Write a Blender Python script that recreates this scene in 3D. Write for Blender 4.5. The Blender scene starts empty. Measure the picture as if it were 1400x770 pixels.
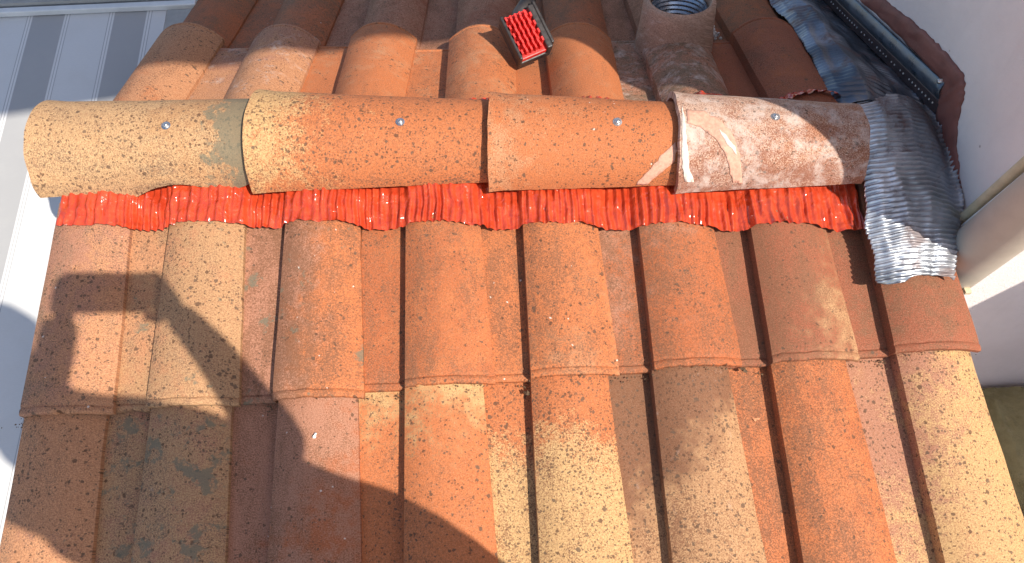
import bpy, bmesh, math, random
from mathutils import Vector, Matrix, noise
R = math.radians
S = bpy.context.scene
C = S.collection
# ------------------------------------------------------------------ camera
TH, RO = R(55.7), R(2.5)
CAM = Vector((0, -1.068, 1.061))
FW = Vector((0, math.cos(TH), -math.sin(TH)))
U0 = Vector((0, math.sin(TH), math.cos(TH)))
RT = math.cos(RO) * Vector((1, 0, 0)) - math.sin(RO) * U0
UP = math.sin(RO) * Vector((1, 0, 0)) + math.cos(RO) * U0
cd = bpy.data.cameras.new('camera'); cam = bpy.data.objects.new('camera', cd); C.objects.link(cam)
cam.matrix_world = Matrix(((RT.x, UP.x, -FW.x, CAM.x), (RT.y, UP.y, -FW.y, CAM.y), (RT.z, UP.z, -FW.z, CAM.z), (0, 0, 0, 1)))
cd.sensor_width = 36; cd.lens = 36 * 1010 / 1400; cd.clip_start = .01; cd.clip_end = 500
S.camera = cam
S.render.resolution_x, S.render.resolution_y = 1024, 563
# ------------------------------------------------------------------ light
LD = Vector((-.657, .695, -1.0)).normalized()          # direction the sunlight travels
w = bpy.data.worlds.new('World'); S.world = w; w.use_nodes = True
nt = w.node_tree; bg = nt.nodes['Background']
sky = nt.nodes.new('ShaderNodeTexSky'); sky.sky_type = 'NISHITA'; sky.sun_disc = False
sky.sun_elevation = math.asin(-LD.z); sky.sun_rotation = math.atan2(-LD.x, -LD.y)
nt.links.new(sky.outputs[0], bg.inputs[0]); bg.inputs[1].default_value = .14
sl = bpy.data.lights.new('sun', 'SUN'); so = bpy.data.objects.new('sun', sl); C.objects.link(so)
sl.energy = 4.5; sl.angle = R(.55); sl.color = (1, .93, .82)
so.rotation_euler = LD.to_track_quat('-Z', 'Y').to_euler(); so.location = (2, -2, 4)
S.view_settings.view_transform = 'Standard'; S.view_settings.look = 'None'
S.view_settings.exposure = .48; S.view_settings.gamma = 1
# ------------------------------------------------------------------ helpers
A = math.tan(R(16.2)); CS = math.cos(R(16.2))
def ray(px, py): return FW + RT * ((px - 700) / 1010) + UP * ((385 - py) / 1010)
def hit(px, py, n, d):
    v = ray(px, py); n = Vector(n); return CAM + v * ((d - n.dot(CAM)) / n.dot(v))
WX = .855
def onwall(px, py, x=.855): return hit(px, py, (1, 0, 0), x)
def lerp(a, b, t): return a + (b - a) * t
def interp(tab, x):
    if x <= tab[0][0]: return tab[0][1]
    for (a, va), (b, vb) in zip(tab, tab[1:]):
        if x <= b: return lerp(va, vb, (x - a) / (b - a))
    return tab[-1][1]
def smooth(t): t = max(0, min(1, t)); return t * t * (3 - 2 * t)
def nz(x, y=0., z=0.): return noise.noise(Vector((x, y, z)))
def link(name, me, mats=None, parent=None, ang=35):
    o = bpy.data.objects.new(name, me); C.objects.link(o)
    if mats:
        for m in (mats if isinstance(mats, (list, tuple)) else [mats]): me.materials.append(m)
    if ang: 
        for p in me.polygons: p.use_smooth = True
        me.set_sharp_from_angle(angle=R(ang))
    if parent: o.parent = parent
    return o
def tag(o, label=None, cat=None, group=None, kind=None):
    if label: o['label'] = label
    if cat: o['category'] = cat
    if group: o['group'] = group
    if kind: o['kind'] = kind
    return o
def empty(name, loc=(0, 0, 0)):
    o = bpy.data.objects.new(name, None); C.objects.link(o); o.location = loc; o.empty_display_size = .05
    return o
def mesh(vs, fs, uvs=None):
    me = bpy.data.meshes.new('m'); me.from_pydata([tuple(v) for v in vs], [], fs); me.update()
    if uvs:
        l = me.uv_layers.new(name='UVMap')
        for lp in me.loops: l.data[lp.index].uv = uvs[lp.vertex_index]
    return me
def sheet(P, nu, nv, th=None, nrm=None, uvf=None):
    """closed slab (or open sheet if th is None) from P(i,j)->Vector; nrm gives the thickness direction"""
    V = []; UV = []; F = []
    for j in range(nv + 1):
        for i in range(nu + 1): V.append(Vector(P(i / nu, j / nv))); UV.append(uvf(i / nu, j / nv) if uvf else (i / nu, j / nv))
    W = nu + 1
    for j in range(nv):
        for i in range(nu): F.append((j * W + i, j * W + i + 1, (j + 1) * W + i + 1, (j + 1) * W + i))
    if th is not None:
        n0 = len(V)
        for k in range(n0):
            j, i = divmod(k, W)
            if nrm is not None: n = nrm
            else:
                a = V[j * W + max(i - 1, 0)]; b = V[j * W + min(i + 1, nu)]; c = V[max(j - 1, 0) * W + i]; d = V[min(j + 1, nv) * W + i]
                n = (b - a).cross(d - c).normalized()
            V.append(V[k] - n * th); UV.append(UV[k])
        F += [tuple(n0 + x for x in reversed(f)) for f in list(F)]
        for i in range(nu):
            F.append((i + 1, i, n0 + i, n0 + i + 1)); q = nv * W
            F.append((q + i, q + i + 1, n0 + q + i + 1, n0 + q + i))
        for j in range(nv):
            F.append((j * W, (j + 1) * W, n0 + (j + 1) * W, n0 + j * W)); q = nu
            F.append(((j + 1) * W + q, j * W + q, n0 + j * W + q, n0 + (j + 1) * W + q))
    return mesh(V, F, UV)
def solid(o, t):
    m = o.modifiers.new('s', 'SOLIDIFY'); m.thickness = t; m.offset = -1; return o
class MB:
    def __init__(s): s.v = []; s.f = []
    def box(s, c, d, M=None):
        n = len(s.v)
        for z in (-1, 1):
            for y in (-1, 1):
                for x in (-1, 1):
                    p = Vector((x * d[0] / 2, y * d[1] / 2, z * d[2] / 2))
                    s.v.append((M @ p if M else p) + Vector(c))
        s.f += [tuple(n + i for i in f) for f in ((0, 2, 3, 1), (4, 5, 7, 6), (0, 1, 5, 4), (2, 6, 7, 3), (0, 4, 6, 2), (1, 3, 7, 5))]
    def tube(s, pts, r, n=16, cap=True):
        pts = [Vector(p) for p in pts]; rs = r if isinstance(r, (list, tuple)) else [r] * len(pts); b = len(s.v); u = None
        for k, p in enumerate(pts):
            t = (pts[min(k + 1, len(pts) - 1)] - pts[max(k - 1, 0)]).normalized()
            if u is None: u = t.orthogonal().normalized()
            u = (u - t * u.dot(t)).normalized(); w_ = t.cross(u)
            for i in range(n):
                a = 2 * math.pi * i / n; s.v.append(p + (u * math.cos(a) + w_ * math.sin(a)) * rs[k])
        for k in range(len(pts) - 1):
            for i in range(n): s.f.append((b + k * n + i, b + k * n + (i + 1) % n, b + (k + 1) * n + (i + 1) % n, b + (k + 1) * n + i))
        if cap:
            s.f.append(tuple(b + i for i in reversed(range(n)))); q = b + (len(pts) - 1) * n; s.f.append(tuple(q + i for i in range(n)))
    def lathe(s, prof, c, n=40, M=None):
        b = len(s.v)
        for r_, z in prof:
            for i in range(n):
                a = 2 * math.pi * i / n; p = Vector((r_ * math.cos(a), r_ * math.sin(a), z)); s.v.append((M @ p if M else p) + Vector(c))
        for k in range(len(prof) - 1):
            for i in range(n): s.f.append((b + k * n + i, b + k * n + (i + 1) % n, b + (k + 1) * n + (i + 1) % n, b + (k + 1) * n + i))
    def build(s, name, mat, parent=None, ang=35, bevel=0):
        o = link(name, mesh(s.v, s.f), mat, parent, ang)
        if bevel:
            m = o.modifiers.new('b', 'BEVEL'); m.width = bevel; m.segments = 2; m.limit_method = 'ANGLE'
        return o
# ------------------------------------------------------------------ materials
class G:
    """tiny node helper"""
    def __init__(s, name):
        s.m = bpy.data.materials.new(name); s.m.use_nodes = True; s.t = s.m.node_tree; s.b = s.t.nodes['Principled BSDF']
    def n(s, typ, ins=None, **kw):
        d = s.t.nodes.new('ShaderNode' + typ)
        for k, v in kw.items(): setattr(d, k, v)
        for k, v in (ins or {}).items(): s.set(d.inputs[k], v)
        return d
    def set(s, i, v):
        if isinstance(v, bpy.types.NodeSocket): s.t.links.new(v, i)
        else: i.default_value = v
    def mth(s, op, a, b=0., c=None, clamp=False):
        d = s.n('Math', {0: a, 1: b}, operation=op); d.use_clamp = clamp
        if c is not None: s.set(d.inputs[2], c)
        return d.outputs[0]
    def rng(s, v, a, b, c=0., d=1., smooth=True):
        x = s.n('MapRange', {0: v, 1: a, 2: b, 3: c, 4: d}); x.interpolation_type = 'SMOOTHSTEP' if smooth else 'LINEAR'; return x.outputs[0]
    def mix(s, f, a, b, mode='MIX'):
        d = s.n('Mix', data_type='RGBA', blend_type=mode); s.set(d.inputs[0], f)
        for i, v in ((6, a), (7, b)): s.set(d.inputs[i], v if isinstance(v, bpy.types.NodeSocket) else (*v, 1))
        return d.outputs[2]
    def noise(s, vec, sc, det=4., rough=.55, dist=0.):
        return s.n('TexNoise', {'Vector': vec, 'Scale': sc, 'Detail': det, 'Roughness': rough, 'Distortion': dist}).outputs[0]
    def voro(s, vec, sc, rnd=1.):
        return s.n('TexVoronoi', {'Vector': vec, 'Scale': sc, 'Randomness': rnd})
    def bump(s, h, st, dist=.002, nrm=None):
        d = s.n('Bump', {'Height': h, 'Strength': st, 'Distance': dist})
        if nrm: s.set(d.inputs['Normal'], nrm)
        return d.outputs[0]
    def out(s, col=None, rough=None, nrm=None, metal=None, **kw):
        if col is not None: s.set(s.b.inputs['Base Color'], col if isinstance(col, bpy.types.NodeSocket) else (*col, 1))
        if rough is not None: s.set(s.b.inputs['Roughness'], rough)
        if nrm is not None: s.set(s.b.inputs['Normal'], nrm)
        if metal is not None: s.set(s.b.inputs['Metallic'], metal)
        for k, v in kw.items(): s.set(s.b.inputs[k], v)
        return s.m
def mat_tile():
    """weathered clay. Each object carries its own clay colours and amounts as custom properties"""
    g = G('clay')
    uv = g.n('UVMap').outputs[0]                 # u across in metres, v along in metres
    rnd = g.n('ObjectInfo').outputs['Random']
    off = g.n('CombineXYZ', {0: g.mth('MULTIPLY', rnd, 37.), 1: g.mth('MULTIPLY', rnd, 91.), 2: g.mth('MULTIPLY', rnd, 13.)}).outputs[0]
    P = g.n('VectorMath', {0: uv, 1: off}, operation='ADD').outputs[0]
    at = lambda n, o='Color': g.n('Attribute', attribute_type='OBJECT', attribute_name=n).outputs[o]
    ca, cb, cc = at('ca'), at('cb'), at('cc')
    gr = g.n('SeparateXYZ', {0: at('gr', 'Vector')}); pr = g.n('SeparateXYZ', {0: at('pr', 'Vector')}); ps = g.n('SeparateXYZ', {0: at('ps', 'Vector')})
    s = g.n('SeparateXYZ', {0: uv}); u, v = s.outputs[0], s.outputs[1]
    big = g.noise(P, 9., 5., .6, .3); mid = g.noise(P, 45., 5., .65); fine = g.noise(P, 420., 3., .7); fine2 = g.noise(P, 900., 2., .6)
    # clay colour change: gradient + noise
    f = g.mth('ADD', g.mth('MULTIPLY', u, gr.outputs[0]), g.mth('MULTIPLY', v, gr.outputs[1]))
    f = g.mth('ADD', g.mth('ADD', f, gr.outputs[2]), g.mth('MULTIPLY', g.mth('SUBTRACT', big, .5), 2.0))
    f = g.mth('ADD', f, g.mth('MULTIPLY', g.mth('SUBTRACT', mid, .5), 1.9))
    f = g.mth('ADD', f, g.mth('MULTIPLY', g.mth('SUBTRACT', fine, .5), 2.0), clamp=True)
    col = g.mix(g.rng(f, .1, .9), ca, cb)
    # brown weathering from noise, plus more brown towards the left of each roll
    Ps = g.n('VectorMath', {0: P, 1: (1., .38, 1.)}, operation='MULTIPLY').outputs[0]; st = g.noise(Ps, 26., 8., .72, .3); st2 = g.mth('ADD', st, g.mth('MULTIPLY', g.mth('SUBTRACT', fine, .5), 1.0))
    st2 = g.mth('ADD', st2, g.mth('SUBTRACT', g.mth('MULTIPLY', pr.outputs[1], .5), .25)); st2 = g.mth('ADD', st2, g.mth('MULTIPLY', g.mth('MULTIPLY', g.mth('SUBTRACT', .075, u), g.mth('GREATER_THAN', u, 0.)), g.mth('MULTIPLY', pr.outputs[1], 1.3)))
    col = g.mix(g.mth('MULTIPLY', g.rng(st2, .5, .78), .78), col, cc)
    # grain
    col = g.mix(g.rng(fine, .30, .70, .0, .50), col, (.12, .045, .022), 'MIX')
    col = g.mix(g.rng(fine2, .58, .75, 0., .5), col, (.62, .42, .28), 'MIX')
    mot = g.noise(P, 230., 4., .75, .3); mo2 = g.noise(P, 120., 5., .7, .2)
    col = g.mix(g.mth('MULTIPLY', g.rng(mot, .52, .66), g.mth('ADD', .12, g.mth('MULTIPLY', pr.outputs[0], .65))), col, (.20, .085, .04))
    col = g.mix(g.rng(mo2, .5, .68, 0., .28), col, (.30, .13, .07))
    # dark specks in three sizes, clustered
    dens = g.noise(P, 11., 4., .65)
    wob = g.n('TexNoise', {'Vector': P, 'Scale': 160., 'Detail': 2.}).outputs[1]
    wv = g.n('VectorMath', {0: wob, 1: (.5, .5, .5)}, operation='SUBTRACT').outputs[0]
    Pw = g.n('VectorMath', {0: g.n('VectorMath', {0: wv, 3: .007}, operation='SCALE').outputs[0], 1: P}, operation='ADD').outputs[0]
    sm = None
    for sc, rad, k, am in ((62., .30, .9, 1.), (112., .40, 1.1, 1.), (200., .46, 1.25, .9)):
        vo = g.voro(Pw, sc); cr = g.n('SeparateColor', {0: vo.outputs['Color']})
        rr = g.mth('MULTIPLY', g.rng(cr.outputs[1], 0., 1., .3, 1., False), rad)
        dot = g.rng(g.mth('SUBTRACT', rr, vo.outputs['Distance']), 0., .09)
        thr = g.mth('ADD', g.mth('MULTIPLY', pr.outputs[0], k), g.mth('MULTIPLY', g.mth('SUBTRACT', dens, .5), 2.0))
        on = g.rng(g.mth('SUBTRACT', thr, cr.outputs[0]), 0., .06)
        d = g.mth('MULTIPLY', g.mth('MULTIPLY', dot, on), am)
        sm = d if sm is None else g.mth('MAXIMUM', sm, d)
    spc = g.mix(g.rng(mid, .35, .65), (.095, .045, .024), (.11, .072, .048))
    col = g.mix(g.mth('MULTIPLY', sm, .82), col, spc)
    # grey-green lichen patches
    ln = g.mth('ADD', g.noise(P, 26., 8., .72, .15), g.mth('SUBTRACT', g.mth('MULTIPLY', ps.outputs[0], .4), .2)); ln = g.mth('ADD', ln, g.mth('MULTIPLY', ps.outputs[1], g.mth('SUBTRACT', v, ps.outputs[2])))
    lm = g.rng(ln, .575, .65)
    col = g.mix(g.mth('MULTIPLY', lm, .75), col, g.mix(fine, (.10, .095, .065), (.2, .19, .13)))
    # white lime bloom
    wn = g.mth('ADD', g.noise(P, 22., 7., .78, .4), g.mth('SUBTRACT', g.mth('MULTIPLY', pr.outputs[2], .5), .25))
    wm = g.mth('MULTIPLY', g.rng(wn, .52, .75), g.rng(fine, .3, .55, .25, 1.))
    col = g.mix(g.mth('MULTIPLY', wm, .8), col, (.62, .52, .46))
    # tiny white chips
    vo = g.voro(Pw, 48.); cr = g.n('SeparateColor', {0: vo.outputs['Color']})
    chip = g.mth('MULTIPLY', g.rng(vo.outputs['Distance'], .10, .05), g.mth('GREATER_THAN', cr.outputs[2], .955))
    col = g.mix(g.mth('MULTIPLY', chip, .8), col, (.72, .66, .58))
    h = g.mth('ADD', g.mth('MULTIPLY', fine, .8), g.mth('ADD', g.mth('MULTIPLY', mid, 1.1), g.mth('MULTIPLY', sm, -.25)))
    n = g.bump(h, .5, .0016)
    return g.out(col, g.rng(fine, .3, .7, .62, .9), n, **{'Specular IOR Level': .3})
def mat_plain(name, col, rough=.6, metal=0., var=.15, sc=40., bump=.2, dirt=None, bd=.001):
    g = G(name); P = g.n('TexCoord').outputs['Object']
    a = g.noise(P, sc, 6., .65); b = g.noise(P, sc * .12, 4., .6)
    f = g.mth('ADD', g.mth('MULTIPLY', a, .6), g.mth('MULTIPLY', b, .4))
    lo = tuple(c * (1 - var) for c in col); hi = tuple(min(1, c * (1 + var)) for c in col)
    c = g.mix(g.rng(f, .35, .65), lo, hi)
    if dirt: c = g.mix(g.mth('MULTIPLY', g.rng(g.noise(P, sc * .3, 7., .75, .5), .52, .7), dirt[3]), c, dirt[:3])
    return g.out(c, g.rng(a, .3, .7, max(.05, rough - .1), min(1, rough + .1)), g.bump(a, bump, bd), metal)
def mat_metal_sheet(name='pleated_metal', lo=(.26, .28, .31), hi=(.56, .58, .62)):
    g = G(name); P = g.n('TexCoord').outputs['Object']
    a = g.noise(P, 16., 6., .65, .5); b = g.noise(P, 120., 4., .7); big = g.noise(P, 6., 3., .5)
    c = g.mix(g.rng(big, .38, .62), lo, hi)
    c = g.mix(g.mth('MULTIPLY', g.rng(a, .52, .66), .75), c, (.12, .062, .05))
    c = g.mix(g.mth('MULTIPLY', g.rng(b, .5, .75), .3), c, (.08, .05, .045))
    return g.out(c, g.rng(a, .3, .7, .28, .5), g.bump(b, .25, .0008), g.rng(a, .5, .66, .85, .2))
def mat_awning():
    g = G('striped_canvas'); P = g.n('TexCoord').outputs['Object']; s = g.n('SeparateXYZ', {0: P})
    x = g.mth('ADD', s.outputs[0], 1.275)
    per = .2235
    m = g.mth('MODULO', g.mth('ADD', x, per * 20), per)
    band = g.mth('MULTIPLY', g.rng(m, .0, .002), g.rng(m, .101, .099))
    c = g.mix(band, (.62, .615, .60), (.36, .355, .35))
    ln = None
    for e in (0., .1, per):
        for d, wd in ((-.0075, .0011), (.0, .0010), (.0075, .0011)):
            q = g.mth('LESS_THAN', g.mth('ABSOLUTE', g.mth('SUBTRACT', m, e + d)), wd)
            ln = q if ln is None else g.mth('MAXIMUM', ln, q)
    strip = None
    for e in (0., .1, per):
        q = g.mth('LESS_THAN', g.mth('ABSOLUTE', g.mth('SUBTRACT', m, e)), .0085)
        strip = q if strip is None else g.mth('MAXIMUM', strip, q)
    c = g.mix(g.mth('MULTIPLY', strip, .9), c, (.68, .67, .65)); c = g.mix(g.mth('MULTIPLY', ln, .8), c, (.30, .29, .29))
    wv = g.noise(g.n('VectorMath', {0: P, 1: (1., 6., 1.)}, operation='MULTIPLY').outputs[0], 120., 3., .6)
    c = g.mix(g.rng(wv, .3, .7, 0., .12), c, (.4, .4, .4)); c = g.mix(g.rng(g.noise(P, 9., 4., .6), .45, .75, 0., .18), c, (.5, .48, .44))
    return g.out(c, .85, g.bump(wv, .15, .0005))
def mat_wall():
    g = G('render_plaster'); P = g.n('TexCoord').outputs['Object']
    a = g.noise(P, 220., 5., .7); b = g.noise(P, 5., 4., .6); d = g.noise(P, 60., 3., .75)
    c = g.mix(g.rng(b, .35, .65), (.80, .705, .675), (.86, .765, .735))
    vo = g.voro(P, 14.); cr = g.n('SeparateColor', {0: vo.outputs['Color']})
    sp = g.mth('MULTIPLY', g.rng(vo.outputs['Distance'], .06, .02), g.mth('GREATER_THAN', cr.outputs[0], .9))
    c = g.mix(g.mth('MULTIPLY', sp, .7), c, (.25, .16, .14))
    dr = g.noise(g.n('VectorMath', {0: P, 1: (1., 1., .2)}, operation='MULTIPLY').outputs[0], 18., 6., .7, .4)
    c = g.mix(g.rng(dr, .5, .8, 0., .15), c, (.55, .45, .42))
    return g.out(c, .9, g.bump(g.mth('ADD', a, g.mth('MULTIPLY', d, .8)), .55, .003))
def mat_red():
    g = G('red_pleated_film'); P = g.n('TexCoord').outputs['Object']
    a = g.noise(P, 30., 4., .6, 1.); b = g.noise(P, 60., 1.5, .5, .8)
    c = g.mix(g.rng(a, .3, .7), (.42, .040, .014), (.58, .068, .022))
    c = g.mix(g.rng(b, .6, .8, 0., .3), c, (.3, .03, .02))
    return g.out(c, g.rng(a, .3, .7, .13, .24), g.bump(b, .5, .006), **{'Specular IOR Level': 1.})
def mat_sealant():
    g = G('sealant_paint'); P = g.n('TexCoord').outputs['Object']
    a = g.noise(P, 90., 5., .7); b = g.noise(P, 14., 4., .6)
    c = g.mix(g.rng(b, .35, .65), (.17, .058, .045), (.24, .085, .065))
    return g.out(c, .6, g.bump(a, .5, .002))
def mat_moss():
    g = G('moss'); P = g.n('TexCoord').outputs['Object']
    a = g.noise(P, 60., 6., .75); b = g.noise(P, 8., 4., .6, .6)
    c = g.mix(g.rng(b, .35, .65), (.26, .23, .11), (.38, .34, .18)); c = g.mix(g.rng(a, .5, .75, 0., .6), c, (.42, .37, .25))
    return g.out(c, .95, g.bump(a, .8, .01))
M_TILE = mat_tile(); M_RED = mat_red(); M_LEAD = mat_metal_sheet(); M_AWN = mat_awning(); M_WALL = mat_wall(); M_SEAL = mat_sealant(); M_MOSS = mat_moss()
M_DECK = mat_plain('roof_board', (.10, .06, .045), .9, var=.3, sc=30)
M_STEEL = mat_plain('zinc_screw', (.62, .62, .62), .3, .95, .1, 200)
M_DARKM = mat_plain('painted_bar', (.075, .05, .05), .5, .3, .3, 60, dirt=(.16, .06, .05, .6))
M_CHAN = mat_plain('grey_channel', (.13, .155, .19), .35, .6, .3, 30, dirt=(.10, .06, .055, .55))
M_HOLE = mat_plain('bare_metal_dot', (.75, .73, .7), .35, .5, .1, 100)
M_PIPE = mat_plain('beige_pvc', (.50, .43, .35), .55, 0, .06, 25, .1, dirt=(.40, .33, .27, .25))
M_BEAD = mat_plain('cream_bead', (.60, .50, .33), .6, 0, .12, 50, .2, dirt=(.25, .19, .12, .4))
M_WHITE = mat_plain('white_edge', (.8, .78, .72), .5, 0, .05, 50)
M_BLK = mat_plain('black_plastic', (.035, .03, .03), .45, 0, .3, 120, .3, dirt=(.06, .04, .035, .5))
M_BRUSH = mat_plain('red_rubber', (.72, .035, .03), .42, 0, .12, 90, .2)
M_ALU = mat_plain('foil_hose', (.42, .47, .53), .3, .85, .2, 60)
M_RAIL = mat_plain('grey_rail', (.30, .30, .29), .5, .2, .12, 30)
M_RAILW = mat_plain('pale_rail', (.66, .67, .66), .5, .1, .06, 30)
M_MORT = mat_plain('mortar', (.6, .56, .52), .95, 0, .25, 150, .8, bd=.004)
M_GND = mat_plain('concrete_ground', (.50, .455, .40), .95, 0, .15, 14, .5, dirt=(.36, .31, .24, .4))
M_LEAF = mat_plain('dry_leaf', (.12, .07, .035), .8, 0, .4, 150)
M_CLAYCHIP = mat_plain('clay_chip', (.62, .27, .13), .85, 0, .2, 150)
# ------------------------------------------------------------------ tiles
TW, LEN = .150, .41
def prof(u, h0=.017, h1=.012, H=.036, wd=TW, p=2.2):
    """height of the tile surface across its width: pan for u<0, steep foot at 0, rounded roll to wd"""
    if u <= 0: return .0015 * (u / .07) ** 2
    t = min(u / wd, 1)
    return lerp(h0, h1, t) + H * (1 - abs(2 * t - 1) ** p)
def make_tile(name, x0, yend, side, ca, cb, cc, gr, pr, ps, parent, seed, pan=True, length=LEN, H=.021, lift=.017, wtop=.139, wbot=.159, h0=.017, rot=0., pl=.085, label=None):
    """side -1: near slope (lower end at yend, y grows to the ridge); +1: far slope"""
    us = ([-pl, -pl * .7, -pl * .4, -pl * .15, -.003] if pan else []) + [0.0, .0018] + [TW * k / 18 for k in range(1, 19)]
    vs = [0, .0025, .006, .0105, .0135, .0165, .021] + [.021 + (length - .021) * k / 11 for k in range(1, 12)]
    T = .0105; V = []; UV = []; F = []
    nu, nv = len(us), len(vs)
    for vi, v in enumerate(vs):
        k = v / length; sc = lerp(wbot, wtop, min(1, v / .36)) / TW
        lip = {0: -.0035, 1: -.0008, 2: 0, 3: 0, 4: -.0024, 5: -.0006}.get(vi, 0)
        for ui, u in enumerate(us):
            uu = u * sc if u > 0 else u
            h = prof(u, h0, .012, H) if u > .0001 else (prof(u) if u < 0 else .0)
            n1 = nz(u * 14 + seed * 7.3, v * 9, seed) * .0016 + nz(u * 55 + seed, v * 55, seed) * .0004
            vv = v + (nz(u * 40 + seed * 3.1, seed, 5) * .0020 + nz(u * 150, seed * 2.2) * .0012 + (max(0, nz(u * 75, seed * 4.4, 1) - .38) * .030 if v < .004 else 0) if v < .02 else 0)
            edge = nz(v * 28, seed * 1.7, 9) * .0013 + nz(v * 110, seed, 4) * .0006 if ui in (nu - 1,) else (nz(v * 30, seed, 2) * .0012 if ui in (0,) else 0)
            V.append(Vector((uu + edge, vv, h + lip + n1))); UV.append((u + (.023 if u > .0005 else 0), v))
    n0 = len(V)
    for k in range(n0): V.append(V[k] - Vector((0, 0, T))); UV.append(UV[k])
    idx = lambda i, j: j * nu + i
    for j in range(nv - 1):
        for i in range(nu - 1):
            F.append((idx(i, j), idx(i + 1, j), idx(i + 1, j + 1), idx(i, j + 1))); F.append(tuple(n0 + q for q in (idx(i, j), idx(i, j + 1), idx(i + 1, j + 1), idx(i + 1, j))))
    for i in range(nu - 1):
        F.append((idx(i + 1, 0), idx(i, 0), n0 + idx(i, 0), n0 + idx(i + 1, 0))); F.append((idx(i, nv - 1), idx(i + 1, nv - 1), n0 + idx(i + 1, nv - 1), n0 + idx(i, nv - 1)))
    for j in range(nv - 1):
        F.append((idx(0, j), idx(0, j + 1), n0 + idx(0, j + 1), n0 + idx(0, j))); F.append((idx(nu - 1, j + 1), idx(nu - 1, j), n0 + idx(nu - 1, j), n0 + idx(nu - 1, j + 1)))
    if side > 0:                                   # far slope: v runs towards -y
        V = [Vector((p.x, -p.y, p.z)) for p in V]; F = [tuple(reversed(f)) for f in F]
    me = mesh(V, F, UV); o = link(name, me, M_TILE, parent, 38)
    s = -1 if side < 0 else 1
    al = math.atan(A) * (1 if side < 0 else -1); tilt = -math.asin(lift / length) * (1 if side < 0 else -1)
    o.location = (x0, yend, -A * abs(yend) + lift + T * .3)
    o.rotation_euler = (al + tilt, 0, rot)
    o['ca'] = ca; o['cb'] = cb; o['cc'] = cc; o['gr'] = gr; o['pr'] = pr; o['ps'] = ps
    if label: o['label'] = label
    return o
# clay colours (linear)
TAN = (.50, .285, .14); YEL = (.62, .385, .17); ORA = (.56, .175, .06); ORD = (.46, .13, .045); PEA = (.56, .265, .13)
PNK = (.45, .21, .13); BRN = (.215, .10, .052); BRD = (.17, .075, .042); GRY = (.21, .155, .10); RED = (.33, .10, .05); WHT = (.62, .46, .37)
roof = empty('tiled_roof'); tag(roof, 'pitched terracotta roof of interlocking roman tiles seen from just above its ridge', 'roof')
XU = [-.864, -.645, -.426, -.196, .024, .240, .447, .663]
XL = [-.864, -.643, -.420, -.197, .023, .237, .447, .672]
YU = [-.505, -.500, -.495, -.483, -.477, -.471, -.469, -.462]
# per tile: ca, cb, cc, gradient (u, v, offset), (specks, brown, white), (lichen,,)
NEAR_U = [
 (PEA, PNK, GRY, (-3, 2, .5), (.38, .62, .1), (.3, 0, 0)),
 (TAN, PEA, GRY, (-3, 1, .3), (.44, .55, .1), (.4, 0, 0)),
 (PNK, ORA, BRN, (9, -1, .1), (.14, .85, .15), (.5, 0, 0)),
 (ORD, ORA, BRN, (2, 0, .3), (.16, .72, .1), (.2, 0, 0)),
 (ORA, PEA, BRN, (2, -2, .2), (.22, .74, .1), (.25, 0, 0)),
 (ORD, PNK, BRN, (-3, 2, .1), (.16, .78, .1), (.2, 0, 0)),
 (RED, TAN, BRN, (6, -3, -.1), (.12, .85, .05), (.0, 0, 0)),
 (RED, BRN, BRD, (0, 1, .3), (.04, .6, .05), (0, 0, 0))]
NEAR_L = [
 (PEA, PNK, GRY, (-2, -1, .4), (.34, .5, .25), (.40, 0, 0)),
 (TAN, PNK, GRY, (0, 0, .3), (.40, .5, .25), (.62, 0, 0)),
 (PNK, ORD, BRN, (2, -2, .5), (.14, .68, .25), (.2, 0, 0)),
 (ORA, YEL, BRN, (1, 8, -2.2), (.36, .42, .05), (0, 0, 0)),
 (YEL, ORA, BRN, (0, 10, -2.1), (.66, .55, .15), (0, 0, 0)),
 (BRN, TAN, BRN, (5, -8, 2.0), (.60, .68, .35), (0, 0, 0)),
 (ORA, ORD, BRN, (0, 0, .4), (.16, .80, .1), (.1, 0, 0)),
 (YEL, PNK, PEA, (-5, 2, .3), (.50, .35, .05), (0, 0, 0))]
rnd = random.Random(4)
for i in range(8):
    ca, cb, cc, gr, pr, ps = NEAR_U[i]
    make_tile('roof_tile', XU[i], YU[i], -1, ca, cb, cc, gr, pr, ps, roof, 11 + i, pan=i > 0, rot=rnd.uniform(-.004, .004), h0=.023)
    ca, cb, cc, gr, pr, ps = NEAR_L[i]
    make_tile('roof_tile', XL[i], YU[i] - .362, -1, ca, cb, cc, gr, pr, ps, roof, 31 + i, pan=i > 0, rot=rnd.uniform(-.004, .004), h0=.023)
allc = NEAR_U + NEAR_L
for r_ in (2, 3):
    for i in range(8):
        ca, cb, cc, gr, pr, ps = rnd.choice(allc)
        make_tile('roof_tile', XL[i], YU[i] - .362 * r_, -1, ca, cb, cc, gr, pr, ps, roof, 51 + i + 9 * r_, pan=i > 0, h0=.023)
XF = [-.853, -.606, -.366, -.126, .100, .322, .540]
YF = [.500, .462, .447, .405, .395, .405, .375]
FAR_1 = [
 (PEA, ORA, BRN, (-3, 1, .2), (.3, .55, .1), (0, 0, 0)),
 (PEA, PNK, BRN, (0, -4, .9), (.35, .5, .50), (.1, 0, 0)),
 (ORA, PEA, BRN, (0, 0, .2), (.12, .5, .2), (.1, 0, 0)),
 (ORA, PEA, BRN, (0, 0, .3), (.22, .5, .30), (0, 0, 0)),
 (ORA, PEA, BRN, (0, 0, .1), (.05, .5, .1), (0, 0, 0)),
 (PNK, GRY, BRN, (0, 0, .5), (.55, .3, .62), (.2, 0, 0)),
 (RED, ORD, BRD, (0, 0, .2), (.1, .6, 0), (.1, 0, 0))]
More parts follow.
